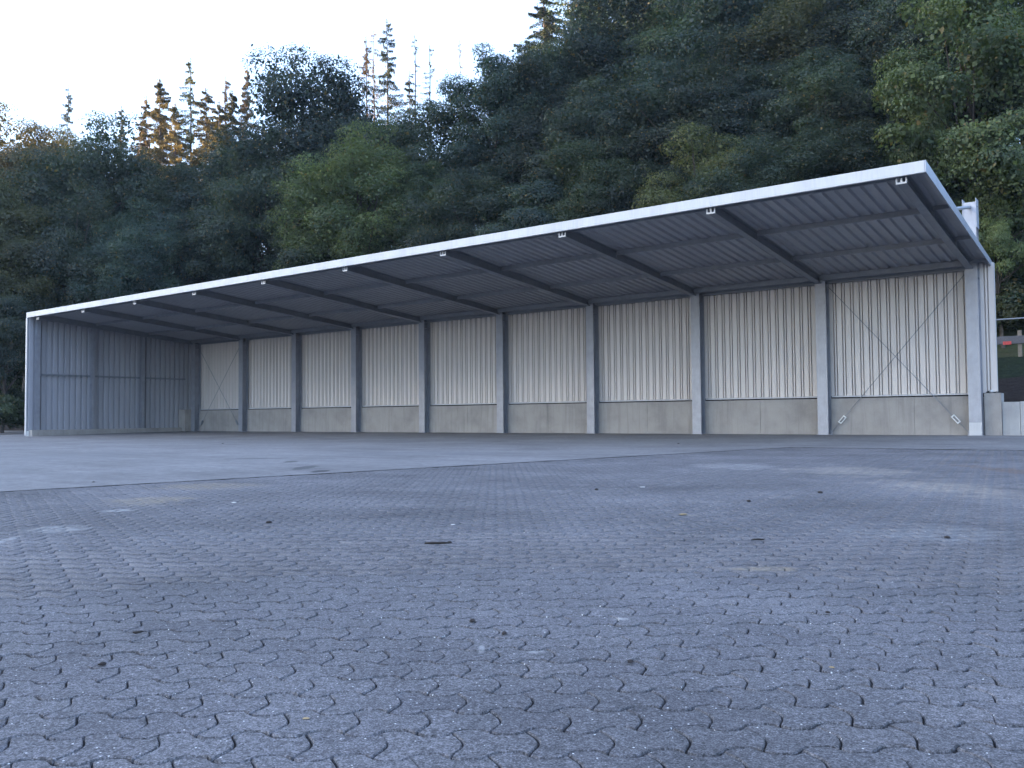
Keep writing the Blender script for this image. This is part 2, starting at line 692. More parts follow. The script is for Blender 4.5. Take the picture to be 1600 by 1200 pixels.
def stone_template(odd, nl, ns, full):
    P = stone_outline(nl, ns)
    n = len(P)
    # joints between the courses stand wider open than those between neighbours
    g = np.array([.0054] * nl + [.0024] * ns + [.0054] * nl + [.0024] * ns)[:, None]
    a = inset(P, g)
    b = inset(P, g + (.0030 if full else .0045))
    if full:
        V = np.concatenate([np.c_[b, np.zeros(n)], np.c_[a, np.full(n, -.005)], np.c_[a, np.full(n, -.03)]])
        F = [list(range(n))] + [[r * n + n + i, r * n + n + (i + 1) % n, r * n + (i + 1) % n, r * n + i] for r in range(2) for i in range(n)]
    else:
        V = np.concatenate([np.c_[b, np.zeros(n)], np.c_[a, np.full(n, -.009)]])
        F = [list(range(n))] + [[n + i, n + (i + 1) % n, (i + 1) % n, i] for i in range(n)]
    return V, F


def paver_field():
    m = MB()
    rows = [FLOOR_Y, -10, -10.5, -11] + list(np.arange(-11.5, -40, -.5)) + [-45, -55, -70]
    rng = random.Random(3)
    xs_n = 60
    for y in rows:
        e = edge_x(y)
        for i in range(xs_n + 1):
            t = i / xs_n
            x = e + (34 - e) * t
            m.v.append((x, y, gz(y) - .0105 - .004 * max(0, min(1, .5 + .8 * lump(x * 3.1, y * 3.3) + rng.uniform(-.3, .3)))))
    w = xs_n + 1
    for j in range(len(rows) - 1):
        for i in range(xs_n):
            m.f.append((j * w + i, (j + 1) * w + i, (j + 1) * w + i + 1, j * w + i + 1))
    bed = tag(m.build('paved_yard', M_bed), kind='structure')
    # all stones in and a little around the picture
    nr = np.random.RandomState(11)
    ks = np.arange(-60, 260)
    st = []
    cor = []
    K, N = np.meshgrid(np.arange(-190, 200), np.arange(-150, 190), indexing='ij')
    odd = (K % 2)
    U = (N + .5) * PL + odd * PL / 2
    Vv = (K + .5) * PW
    X = PORG[0] + cu * U - su * Vv
    Y = PORG[1] + su * U + cu * Vv
    keep = (Y < FLOOR_Y + .09) & (X > edge_x(Y) - .09) & (X < 20)
    D = np.stack([X - CAM[0], Y - CAM[1]], -1)
    fz = D @ (_F[:2] / np.linalg.norm(_F[:2]))
    rx = D @ _R[:2]
    keep &= (fz > .3) & (np.abs(rx) < fz * .64 + 3.4)
    X, Y, odd, fz, rx = X[keep], Y[keep], odd[keep], fz[keep], rx[keep]
    n = len(X)
    X = X + nr.uniform(-.002, .002, n)
    Y = Y + nr.uniform(-.002, .002, n)
    sink = .0025 * np.sin(X * 1.9 + 1.1 * np.sin(Y * 1.3)) * np.sin(Y * 2.3 + 1.0)
    Z = np.array([gz(y) for y in Y]) + nr.uniform(-.0022, .0015, n) + sink - .003
    tx, ty = nr.normal(0, .0045, n), nr.normal(0, .0045, n)
    rot = nr.normal(0, .012, n)
    dist = np.hypot(X - CAM[0], Y - CAM[1])
    px, py, _ = project(np.stack([X, Y, Z], -1))
    inview = (px > -20) & (px < 1620) & (py < 1215)
    order = np.argsort(np.where(inview, dist, dist + 100))
    single = set(order[:300].tolist())
    # every stone of its own, nearest to the camera
    full = [stone_template(o, 16, 8, True) for o in (0, 1)]
    mes = []
    for V, F in full:
        me = bpy.data.meshes.new('paver')
        me.from_pydata(V.tolist(), [], F)
        me.materials.append(M_paver)
        mes.append(me)
    for i in order[:300]:
        o = link('paver', mes[odd[i]], bed)
        o.location = (X[i], Y[i], Z[i])
        o.rotation_euler = (tx[i], ty[i], PANG + rot[i])
    rest = np.array([i for i in range(n) if i not in single])

    def bulk(sel, tmpl):
        vs, loops, starts, tot = [], [], [], []
        vc = lc = 0
        for o in (0, 1):
            s = sel[odd[sel] == o]
            V, F = tmpl[o]
            nv = len(V)
            ca, sa = np.cos(PANG + rot[s])[:, None], np.sin(PANG + rot[s])[:, None]
            z = V[None, :, 2] + V[None, :, 0] * -ty[s][:, None] + V[None, :, 1] * tx[s][:, None]
            vs.append(np.stack([X[s][:, None] + ca * V[:, 0] - sa * V[:, 1], Y[s][:, None] + sa * V[:, 0] + ca * V[:, 1],
                                Z[s][:, None] + z], -1).reshape(-1, 3))
            fl = np.array([q for f in F for q in f])
            ft = np.array([len(f) for f in F])
            loops.append((fl[None] + vc + nv * np.arange(len(s))[:, None]).ravel())
            tot.append(np.tile(ft, len(s)))
            vc += nv * len(s)
        vs = np.concatenate(vs)
        loops = np.concatenate(loops)
        tot = np.concatenate(tot)
        return vs, loops, tot
    near = rest[dist[rest] < 6.5]
    far = rest[dist[rest] >= 6.5]
    a = bulk(near, [stone_template(o, 12, 6, True) for o in (0, 1)])
    b = bulk(far, [stone_template(o, 8, 3, False) for o in (0, 1)])
    vs = np.concatenate([a[0], b[0]])
    loops = np.concatenate([a[1], b[1] + len(a[0])])
    tot = np.concatenate([a[2], b[2]])
    me = bpy.data.meshes.new('paver_mass')
    me.vertices.add(len(vs))
    me.vertices.foreach_set('co', vs.astype(np.float32).ravel())
    me.loops.add(len(loops))
    me.loops.foreach_set('vertex_index', loops.astype(np.int32))
    me.polygons.add(len(tot))
    me.polygons.foreach_set('loop_start', np.concatenate([[0], np.cumsum(tot)[:-1]]).astype(np.int32))
    me.polygons.foreach_set('loop_total', tot.astype(np.int32))
    me.materials.append(M_paver)
    me.update(calc_edges=True)
    tag(link('paver_mass', me, bed), kind='stuff')
    print('pavers', n, 'near', len(near), 'far', len(far))


paver_field()

# ------------------------------------------------------------------ the shed
BAY, NB = 5.0, 9
COLW, COLD = .38, .44
X0, X1 = -45.87, .70          # roof ends
YF, YB = -9.82, .72           # roof front and back edge
SL = (5.87 - 6.86) / (YB - YF)


def zt(y):
    return 6.86 + SL * (y - YF)


shed = thing('open_shed', 'long open-front steel shed with sloping cantilever roof and ribbed pale walls', 'shed')
rng = random.Random(5)


def h_section(mb, x, y0, y1, z0, z1, w, tf=.022, tw=.014):
    mb.box((x, y0, z0), (x + w, y0 + tf, z1))
    mb.box((x, y1 - tf, z0), (x + w, y1, z1))
    mb.box((x + w / 2 - tw / 2, y0 + tf, z0), (x + w / 2 + tw / 2, y1 - tf, z1))


cols_me = None
for i in range(NB + 1):
    x = -BAY * i
    if cols_me is None:
        mb = MB()
        h_section(mb, 0, 0, COLD, 0.012, 7.86, COLW)
        for z in (5.62, 5.30):                      # web stiffeners where the rafter lands
            mb.box((.004, .024, z), (COLW / 2 - .009, COLD - .024, z + .016))
            mb.box((COLW / 2 + .009, .024, z), (COLW - .004, COLD - .024, z + .016))
        cols_me = mb.mesh('column', M_galv)
        base_me = MB().box((-.05, -.05, 0), (COLW + .05, COLD + .05, .012)).mesh('base_plate', M_galv)
        mb = MB()
        mb.box((-.02, -.03, 7.12), (-.004, COLD + .03, 7.98))
        mb.box((COLW + .004, -.03, 7.0), (COLW + .02, COLD + .03, 7.98))
        head_me = mb.mesh('head_plate', M_galv)
    c = link('column', cols_me, shed)
    c.location = (x, 0, 0)
    link('base_plate', base_me, c)
    if i == 0:
        MB().box((-.003, -.004, .014), (COLW + .003, .021, .44)).build('foot_sleeve', M_fascia, c)
    link('head_plate', head_me, c)
    # rafter: tapered I beam from the column to the eave
    cx = x + COLW / 2 - .05
    mb = MB()
    ya, yb = -.004, YF + .16
    da, db, w, tf = .27, .34, .22, .018
    za, zb_ = zt(ya) - .062, zt(yb) - .062

    def sl(x0, x1, ta, tb, ba, bb):
        mb.hexa([(x0, yb, zb_ - bb), (x1, yb, zb_ - bb), (x1, ya, za - ba), (x0, ya, za - ba)],
                [(x0, yb, zb_ - tb), (x1, yb, zb_ - tb), (x1, ya, za - ta), (x0, ya, za - ta)])
    sl(cx - w / 2, cx + w / 2, 0, 0, tf, tf)
    sl(cx - w / 2, cx + w / 2, da - tf, db - tf, da, db)
    sl(cx - .007, cx + .007, tf, tf, da - tf, db - tf)
    r = mb.build('rafter', M_galv_dark, shed)
    # galvanised cleat at the beam's end
    zc = zb_ - .36
    prof = [(-.13, 0), (.13, 0), (.13, .15), (.095, .15), (.095, .045), (.02, .045), (.02, .15), (-.02, .15), (-.02, .045), (-.095, .045), (-.095, .15), (-.13, .15)]
    mb = MB()
    mb.v = [(cx + a, yb - .03, zc + b) for a, b in prof] + [(cx + a, yb - .004, zc + b) for a, b in prof]
    nn = len(prof)
    mb.f = [tuple(range(nn)), tuple(reversed(range(nn, 2 * nn)))] + [(k, nn + k, nn + (k + 1) % nn, (k + 1) % nn) for k in range(nn)]
    mb.build('end_cleat', M_fascia, r)
    # purlin cleats on the rafter
    for yp in (-6.4, -3.1):
        z = zt(yp) - .062
        for ox in (-.125, .112):
            MB().box((cx + ox, yp - .05, z - .27), (cx + ox + .013, yp + .05, z - .01)).build('purlin_cleat', M_galv_dark, r)
    # tie tube from the column head down to the rafter
    mb = MB()
    p0, p1 = (x + COLW / 2, .12, 7.72), (x + COLW / 2, -5.6, zt(-5.6) + .05)
    mb.tube([p0, p1], .057, 10)
    t = mb.build('tie_tube', M_galv, shed, smooth=True)
    MB().tube([(x - .06, .12, 7.72), (x + COLW + .06, .12, 7.72)], .025, 8).build('pin', M_galv, t)
    MB().box((x + COLW / 2 - .09, -5.72, zt(-5.7) + .004), (x + COLW / 2 + .09, -5.42, zt(-5.42) + .05)).build('tie_shoe', M_galv, t)

# purlins, per bay, between the rafters
for i in range(NB):
    xa, xb = -BAY * (i + 1) + COLW / 2 - .05 + .125, -BAY * i + COLW / 2 - .05 - .125
    for yp, d in ((-9.45, .18), (-6.4, .16), (-3.1, .16), (-.16, .2)):
        z = zt(yp) - .060
        mb = MB()
        mb.hexa([(xa, yp - .06, z - d), (xb, yp - .06, z - d), (xb, yp - .045, z - d), (xa, yp - .045, z - d)],
                [(xa, yp - .06, z), (xb, yp - .06, z), (xb, yp - .045, z), (xa, yp - .045, z)])
        mb.box((xa, yp - .045, z - d), (xb, yp + .02, z - d + .012))
        mb.box((xa, yp - .045, z - .016), (xb, yp + .02, z - .006))
        mb.build('purlin', M_galv_dark, shed)
    # eave beam above the wall sheets
    mb = MB()
    xa2, xb2 = -BAY * (i + 1) + COLW + .022, -BAY * i - .022
    mb.box((xa2, .20, 5.60), (xb2, .32, 5.612))
    mb.box((xa2, .20, 5.748), (xb2, .32, 5.76))
    mb.box((xa2, .252, 5.612), (xb2, .264, 5.748))
    mb.build('eave_beam', M_galv_dark, shed)
# purlin stubs under the right-hand overhang
for yp in (-9.45, -6.4, -3.1, -.16):
    z = zt(yp) - .06
    MB().box((COLW / 2 - .05 + .125, yp - .06, z - .12), (X1 - .03, yp + .0, z)).build('purlin', M_galv_dark, shed)


def trapezoid(x0, x1, pitch, wide, web, depth, ref=0.0, kn=None):
    """profile (s, height) of a ribbed sheet: broad face at 0, narrow groove at depth; in step along a whole wall"""
    narrow = pitch - wide - 2 * web
    kn = kn or ((0.0, 0.0), (wide, 0.0), (wide + web, depth), (wide + web + narrow, depth), (pitch, 0.0))

    def hh(q):
        t = (q - ref) % pitch
        for (a, ha), (b, hb) in zip(kn, kn[1:]):
            if t <= b:
                return ha + (hb - ha) * (t - a) / (b - a)
        return 0.0
    pts = [(x0, hh(x0))]
    k = math.floor((x0 - ref) / pitch)
    while ref + k * pitch < x1:
        for ds, h in kn[1:]:
            q = ref + k * pitch + ds
            if x0 + .002 < q < x1 - .002:
                pts.append((q, h))
        k += 1
    pts.append((x1, hh(x1)))
    return pts


# roof sheets, ribs running down the slope; one per bay
edges = [X1] + [-BAY * i + .19 for i in range(1, NB)] + [X0]
for i in range(NB):
    xa, xb = edges[i + 1], edges[i]
    pr = trapezoid(xa + .001, xb - .001, 1 / 3., .165, .040, .07)
    mb = MB()
    n = len(pr)
    for y in (YF + .02, YB):
        mb.v += [(s, y, zt(y) - h) for s, h in pr]
    mb.f += [(k, k + 1, n + k + 1, n + k) for k in range(n - 1)]
    o = mb.build('roof_sheet', M_deck, shed)
    md = o.modifiers.new('thick', 'SOLIDIFY')
    md.thickness = .003

# fascia along the front in lengths of one bay
for i in range(NB):
    xa, xb = edges[i + 1], edges[i]
    mb = MB()
    mb.box((xa + .0015, YF - .02, 6.585), (xb - .0015, YF + .012, 6.875))
    mb.box((xa + .0015, YF + .012, 6.585), (xb - .0015, YF + .07, 6.597))
    mb.build('fascia', M_fascia, shed, .006)
for xs, nm in ((X1 + .002, 'verge_trim'), (X0 - .032, 'verge_trim')):
    mb = MB()
    d = .17
    mb.hexa([(xs, YF - .02, zt(YF) - .275), (xs + .03, YF - .02, zt(YF) - .275), (xs + .03, YB, zt(YB) - d), (xs, YB, zt(YB) - d)],
            [(xs, YF - .02, zt(YF) + .016), (xs + .03, YF - .02, zt(YF) + .016), (xs + .03, YB, zt(YB) + .016), (xs, YB, zt(YB) + .016)])
    mb.build(nm, M_galv, shed)
mb = MB()
mb.box((X0, YB + .003, zt(YB) - .16), (X1, YB + .013, zt(YB) + .01))
mb.build('rear_trim', M_galv, shed)

# back wall sheets, one per bay, and their bottom flashing
YW = .50
wedges = [.80] + [-BAY * i + COLW / 2 for i in range(1, NB)] + [-45.855]
for i in range(NB):
    xa, xb = wedges[i + 1], wedges[i]
    pr = trapezoid(xa + .001, xb - .001, BAY / 16., .19, .028, .062, kn=((0, 0), (.174, 0), (.177, .11), (.215, .11), (.218, 0), (.268, 0), (.271, .11), (.3095, .11), (.3125, 0)))
    mb = MB()
    n = len(pr)
    zs = (1.44, 5.83)
    for z in zs:
        mb.v += [(s, YW + h, z) for s, h in pr]
    mb.f += [(k, k + 1, n + k + 1, n + k) for k in range(n - 1)]
    o = mb.build('wall_sheet', M_sheet, shed)
    o.modifiers.new('thick', 'SOLIDIFY').thickness = -.002
    o.modifiers['thick'].offset = -1
    mb = MB()
    mb.box((xa + .21 if i < NB - 1 else -44.6, YW - .07, 1.385), (xb - .21 if i else -.02, YW - .004, 1.435))
    mb.build('bottom_flashing', M_fascia, shed)
mb = MB()
mb.box((.80, YW - .02, 1.44), (.815, YW + .07, 5.80))
mb.build('corner_trim', M_fascia, shed)

# wind braces of the two end bays
for (xl, xr) in ((-BAY + COLW, 0.0), (-NB * BAY + COLW, -(NB - 1) * BAY)):
    for s in (0, 1):
        yb_ = .20 + .05 * s
        A = Vector((xl + .03, yb_, 5.5)) if s == 0 else Vector((xr - .03, yb_, 5.5))
        B = Vector((xr - .03, yb_, .08)) if s == 0 else Vector((xl + .03, yb_, .08))
        rod = MB().tube([A, B], .0125, 6).build('brace_rod', M_galv_dark, shed)
        d = (B - A).normalized()
        mid = B - d * .62
        q = d.cross(Vector((0, 1, 0))).normalized()
        mb = MB()
        for k in (-1, 1):
            c0 = mid + q * .05 * k
            mb.tube([c0 - d * .14, c0 + d * .14], .019, 6)
        for k in (-1, 1):
            c0 = mid + d * .14 * k
            mb.tube([c0 - q * .065, c0 + q * .065], .026, 6)
        mb.build('turnbuckle', M_white if xr > -1 else M_galv_dark, rod)
        for P in (A, B):
            mb = MB()
            mb.box((P.x - .045, P.y - .009, P.z - .08), (P.x + .045, P.y + .009, P.z + .08))
            mb.build('gusset', M_galv, rod)

# left end wall: posts, girt, ribbed sheets
XS = X0 + .02
yposts = [-9.42, -6.27, -3.13]
yseg = [YF + .05, -6.27 + .1, -3.13 + .1, .575]
for k in range(3):
    y = yposts[k]
    mb = MB()
    w = .2
    xa = XS + .135
    mb.box((xa, y, .26), (xa + .014, y + w, zt(y) - .07))
    mb.box((xa + .2, y, .26), (xa + .214, y + w, zt(y) - .07))
    mb.box((xa + .014, y + w / 2 - .006, .26), (xa + .2, y + w / 2 + .006, zt(y) - .07))
    mb.build('side_post', M_galv, shed)
    ya, yb_ = yseg[k] + .001, yseg[k + 1] - .001
    pr = trapezoid(ya, yb_, .335, .19, .035, .11)
    mb = MB()
    n = len(pr)
    mb.v += [(XS + .11 - h, s, .22) for s, h in pr]
    mb.v += [(XS + .11 - h, s, zt(s) - .06) for s, h in pr]
    mb.f += [(j, j + 1, n + j + 1, n + j) for j in range(n - 1)]
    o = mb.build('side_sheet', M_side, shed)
    o.modifiers.new('thick', 'SOLIDIFY').thickness = .002
    g0 = yposts[k] + .2 + .004
    g1 = (yposts[k + 1] - .004) if k < 2 else .0
    mb = MB()
    mb.box((XS + .115, g0, 3.33), (XS + .185, g1, 3.342))
    mb.box((XS + .115, g0, 3.43), (XS + .185, g1, 3.442))
    mb.box((XS + .173, g0, 3.342), (XS + .185, g1, 3.43))
    mb.build('side_girt', M_galv_dark, shed)
mb = MB()
mb.box((X0 - .05, YF - .03, -.06), (X0 + .10, YF + .02, 6.58))
mb.build('corner_trim', M_fascia, shed)
mb = MB()
mb.box((X0 - .02, YF + .03, -.09), (X0 + .14, YF + .12, .2))
mb.build('trim_foot', M_white, shed)

# concrete under the sheets
wall = thing('concrete_plinth_wall', 'stained grey concrete plinth wall running below the ribbed sheets', 'wall')
for i in range(NB):
    xa, xb = -BAY * (i + 1) + COLW + .012, -BAY * i - .012
    cut = xa + (xb - xa) * rng.choice((.5, .52, .62, .55))
    for a, b in ((xa, cut - .004), (cut + .004, xb)):
        y = .35 + rng.uniform(-.004, .004)
        MB().box((a, y, 0.0), (b, y + .14, 1.335)).build('concrete_panel', M_conc, wall, .008)
MB().box((-46.2, .495, -.2), (.9, .80, 1.30)).build('backing', M_conc, wall)
MB().box((-45.80, -.42, 0.0), (-45.02, .34, 1.42)).build('return_block', M_conc, wall, .01)
o = MB().box((.425, .28, -.02), (.93, .96, 1.42)).build('end_block', M_conc, wall, .012)
kerb = MB().box((X0 + .01, YF + .14, -.25), (X0 + .46, -.44, .25)).build('concrete_kerb', M_conc, None, .01)
tag(kerb, 'low concrete kerb under the blue-grey left end wall of the shed', 'kerb')

ret = thing('retaining_wall', 'pale concrete retaining wall right of the shed, made of upright slabs', 'wall')
xx = .94
for k, w in enumerate((.52, .99, .99, .99, .99, .99, .99, .99, .99, .99)):
    MB().box((xx, .36 + rng.uniform(-.006, .006), -.2), (xx + w - .01, .52, 1.12 + rng.uniform(-.008, .008))).build('wall_slab', M_conc2, ret, .008)
    xx += w

fit = thing('cable_fitting', 'small white and black cable fitting on top of the right-hand concrete block', 'fitting', (.62, .40, 1.42))
MB().tube([(-.03, 0, .06), (.05, -.03, .075)], [.035, .045], 10).build('cap', M_white, fit, smooth=True)
MB().tube([(.05, 0, .015), (.16, .01, .04), (.26, .0, .03), (.31, -.02, -.02)], .014, 6).build('cable', M_black, fit)
MB().tube([(-.13, 0, .02), (-.03, 0, .06)], .03, 8).build('sleeve', M_black, fit)

# guardrail on the bank
rail = thing('guardrail', 'weathered guardrail with red reflector on the grassy bank right of the shed', 'guardrail', (0, 0, 0))
gy = 8.0
gzz = terrain(1, gy)
for k in range(7):
    x = -6.0 + .62 + 2.0 * k
    MB().box((x, gy + .07, gzz - .3), (x + .14, gy + .2, gzz + 1.08)).build('post', M_wood, rail, .01)
for a, b, nm in ((gzz + .54, gzz + .86, 'rail_board'),):
    MB().box((-7, gy, a), (9, gy + .06, b)).build(nm, M_rail, rail, .01)
MB().tube([(-7, gy + .6, gzz + 1.62), (9, gy + .6, gzz + 1.62)], .03, 8).build('hand_rail', M_galv_dark, rail)
for k in range(5):
    x = -5.8 + 3.4 * k
    MB().tube([(x, gy + .6, gzz - .3), (x, gy + .6, gzz + 1.62)], .025, 6).build('rail_stake', M_galv, rail)
p = at(1574, 536, 1, gy - .02)
MB().box((p[0] - .16, gy - .02, p[2] - .07), (p[0] + .14, gy - .004, p[2] + .07)).build('reflector', M_red, rail, .01)

# ------------------------------------------------------------------ trees
nrs = np.random.RandomState


def unit(a):
    return a / (np.linalg.norm(a, axis=-1, keepdims=True) + 1e-9)


def leaves_at(P, Nrm, size, r, aspect=.62):
    n = len(P)
    t = unit(np.cross(Nrm, unit(r.normal(size=(n, 3)))))
    b = np.cross(Nrm, t)
    s = (size * r.uniform(.6, 1.35, n))[:, None]
    w = s * aspect * .5
    fold = Nrm * s * .12
    return np.stack([P - t * s * .5, P + b * w + fold, P + t * s * .5 - Nrm * s * .10, P - b * w + fold], 1)


def broadleaf_crown(seed, rx, rz, lobes, nleaf, size, flat=.7, open_=.0, low=-.75):
    """crown built from many leaf clumps hung over an uneven envelope; origin at the crown's middle"""
    r = nrs(seed)
    d = unit(r.normal(size=(lobes * 3, 3)))
    d = d[d[:, 2] > low][:lobes]
    lobes = len(d)
    env = 1 + .18 * np.sin(d[:, 0] * 3.1 + seed) + .16 * np.sin(d[:, 1] * 4.3 + d[:, 2] * 2.7 + seed * 1.7)
    taper = np.where(d[:, 2] > 0, 1 - .22 * d[:, 2], 1.0)
    rad = (.42 + .50 * r.uniform(0, 1, lobes) ** .55) * env
    cen = d * rad[:, None] * np.array([rx, rx, rz]) * np.stack([taper, taper, np.ones(lobes)], 1)
    lr = rx * r.uniform(.17, .40, lobes) * (1.15 - .4 * rad)
    w = lr ** 2
    idx = r.choice(lobes, nleaf, p=w / w.sum())
    u = unit(r.normal(size=(nleaf, 3)))
    flip = (u[:, 2] < -.1) & (r.uniform(size=nleaf) < .7)
    u[flip, 2] *= -1
    rr = lr[idx] * (.62 + .46 * r.uniform(0, 1, nleaf) ** .7)
    # clumps sag outwards in layers
    P = cen[idx] + u * rr[:, None] * np.array([1, 1, flat])
    P += r.normal(size=(nleaf, 3)) * .012 * rx
    out = unit(P * np.array([1 / rx, 1 / rx, 1 / rz]))
    Nn = unit(u * .85 + out * .2 + np.array([0, 0, .35]) + r.normal(size=(nleaf, 3)) * .36)
    # sprays of loose twigs that break the outline
    k = int(nleaf * .03)
    j = r.choice(lobes, 60)
    sp = unit(out[r.choice(nleaf, 60)] + r.normal(size=(60, 3)) * .5)
    ii = r.choice(60, k)
    Q = cen[j][ii] + sp[ii] * (lr[j][ii] * r.uniform(.7, 1.75, k))[:, None] + r.normal(size=(k, 3)) * .10
    P = np.concatenate([P, Q])
    Nn = np.concatenate([Nn, unit(r.normal(size=(k, 3)) * .8 + np.array([0, 0, .5]))])
    # older, larger foliage deep inside each clump
    k = nleaf // 3
    j = r.choice(lobes, k, p=w / w.sum())
    Q = cen[j] * r.uniform(.80, 1.0, k)[:, None] + r.normal(size=(k, 3)) * (lr[j] * .40)[:, None] * np.array([1, 1, flat])
    inner = leaves_at(Q, unit(r.normal(size=(k, 3)) + np.array([0, 0, .4])), size * 1.7, r, .8)
    return quads_mesh('crown', np.concatenate([leaves_at(P, Nn, size, r), inner]), M_leaf), cen, lr


def broadleaf_trunk(seed, h_clear, rz, cen, trunk_r):
    """trunk from the ground (z=0) into the crown whose middle is at h_clear + rz*.8"""
    r = random.Random(seed)
    mb = MB()
    zc = h_clear + rz * .8
    top = zc + rz * .45
    pts, rad = [], []
    x = y = 0
    for k in range(8):
        t = k / 7
        pts.append((x, y, -1.2 + (top + 1.2) * t))
        rad.append(trunk_r * (1.25 if k == 0 else 1) * (1 - .8 * t))
        x += r.uniform(-.18, .18)
        y += r.uniform(-.18, .18)
    mb.tube(pts, rad, 8)
    for c in cen[:26]:
        t = r.uniform(.42, .85)
        k = t * 7
        a = Vector(pts[int(k)]).lerp(Vector(pts[min(7, int(k) + 1)]), k % 1)
        b = Vector((c[0], c[1], c[2] + zc))
        if b.z < a.z + .2:
            a = Vector(pts[3])
        mid = a.lerp(b, .5) + Vector((0, 0, r.uniform(-.2, .5)))
        r0 = trunk_r * .34 * (1 - .4 * t)
        mb.tube([a, mid, b], [r0, r0 * .6, r0 * .2], 5, cap=False)
    return mb.mesh('trunk', M_bark, True)


BL = []
for sd, rx, rz, lb, nl, sz, fl, cl in ((1, 4.4, 5.6, 70, 62000, .105, .62, 4.5), (2, 5.0, 5.0, 85, 68000, .105, .60, 3.5),
                                       (3, 3.8, 6.0, 64, 56000, .105, .70, 5.0), (4, 4.8, 6.0, 74, 62000, .110, .55, 4.0),
                                       (5, 4.4, 4.8, 56, 54000, .105, .50, 3.0), (6, 5.2, 6.2, 95, 74000, .105, .62, 4.0)):
    me, cen, lr = broadleaf_crown(sd, rx, rz, lb, nl, sz, fl)
    tm = broadleaf_trunk(sd, cl, rz, cen, .24)
    BL.append((me, tm, rx, rz, cl + rz * .8, cl + rz * 1.85))
# an airy crown with separate hanging boughs for the tree nearest the right edge
me, cen, lr = broadleaf_crown(21, 5.0, 6.8, 60, 52000, .14, .50, low=-.95)
BL.append((me, broadleaf_trunk(21, 3.0, 6.8, cen, .26), 5.0, 6.8, 3.0 + 6.8 * .8, 3.0 + 6.8 * 1.85))
# low shrub
me, cen, lr = broadleaf_crown(31, 1.7, 1.5, 40, 9000, .11, .7, low=-.3)
SHRUB = (me, 1.7, 1.5)


def conifer(seed, h, rad, dens, needle, start=.12, dead=False):
    """spruce: uneven drooping boughs, each a curtain of hanging needle sprays"""
    r = nrs(seed)
    mb = MB()
    wob = [r.uniform(-.08, .08, 2) for _ in range(9)]
    mb.tube([(wob[k][0], wob[k][1], -1 + (h + 1) * k / 8) for k in range(9)],
            [.26 * (h / 22) * (1 - .93 * k / 8) for k in range(9)], 7)
    P, Nn = [], []
    nb = int(h * 9.5)
    gap = r.uniform(0, 6.28, 5)
    for k in range(nb):
        t = start + (1 - start) * ((k + r.uniform(0, 1)) / nb) ** .92
        if t > .985: continue
        z = h * t
        a = r.uniform(0, 6.28)
        # whole sides thin out at some heights
        thin = .5 + .5 * math.sin(a * 2 + gap[0] + t * 9) * math.sin(t * 23 + gap[1])
        if r.uniform() > dens * (.55 + .6 * thin): continue
        L = rad * (1 - t) ** .62 * r.uniform(.35, 1.2) * (.7 + .4 * thin) + .22
        dx, dy = math.cos(a), math.sin(a)
        drop = (.05 + .42 * (1 - t)) * L * r.uniform(.6, 1.3)
        p0 = np.array([0, 0, z]); p1 = np.array([dx * L * .55, dy * L * .55, z - drop * .7])
        p2 = np.array([dx * L, dy * L, z - drop * .72])
        mb.tube([p0, p1, p2], [.03 * (1 - t) + .010, .018, .006], 4, cap=False)
        m = int((L + .25) * 70 * needle * r.uniform(.5, 1.3)) + 2
        s = r.uniform(.08, 1.05, m)
        q = np.where(s[:, None] < .55, p0 + (p1 - p0) * (s / .55)[:, None], p1 + (p2 - p1) * ((s - .55) / .45)[:, None])
        lat = np.array([-dy, dx, 0])
        q = q + lat * (r.normal(size=m) * .15 * L * (1.15 - s))[:, None] - np.array([0, 0, 1]) * (np.abs(r.normal(size=m)) * (.05 + .06 * L))[:, None]
        P.append(q)
        Nn.append(unit(r.normal(size=(m, 3)) * .7 + np.array([dx * .5, dy * .5, .5])))
    # leader
    m = int(30 * needle) + 4
    P.append(np.stack([r.normal(size=m) * .10, r.normal(size=m) * .10, h - r.uniform(0, 1.6, m)], 1))
    Nn.append(unit(r.normal(size=(m, 3))))
    P = np.concatenate(P); Nn = np.concatenate(Nn)
    return quads_mesh('crown', leaves_at(P, Nn, .15, r, .34), M_needle), mb.mesh('trunk', M_barkc, True), h


CON = {'dense': conifer(51, 22, 4.2, 1.3, 3.6), 'dense2': conifer(52, 22, 3.8, 1.2, 3.4),
       'thin': conifer(53, 22, 3.6, .62, 1.7, .25), 'thin2': conifer(54, 22, 3.2, .5, 1.2, .3),
       'bare': conifer(55, 22, 1.6, .22, .35, .35), 'bare2': conifer(56, 22, 2.6, .34, .55, .3)}

GREENS = {'dark green': (.029, .046, .031), 'blue-green': (.028, .050, .041), 'mid green': (.042, .066, .033),
          'light green': (.072, .102, .040), 'olive green': (.060, .070, .026), 'sunlit': (.13, .11, .048),  # the last tone here has warm low sunlight mixed into the leaf colour
          'brownish': (.12, .085, .045)}
BR = [1400, 1101, 871, 689, 539, 412, 302, 206, 124]
ORD = ['first', 'second', 'third', 'fourth', 'fifth', 'sixth', 'seventh', 'eighth', 'ninth']
TREES = []     # (px, root, colour, kind word, row)


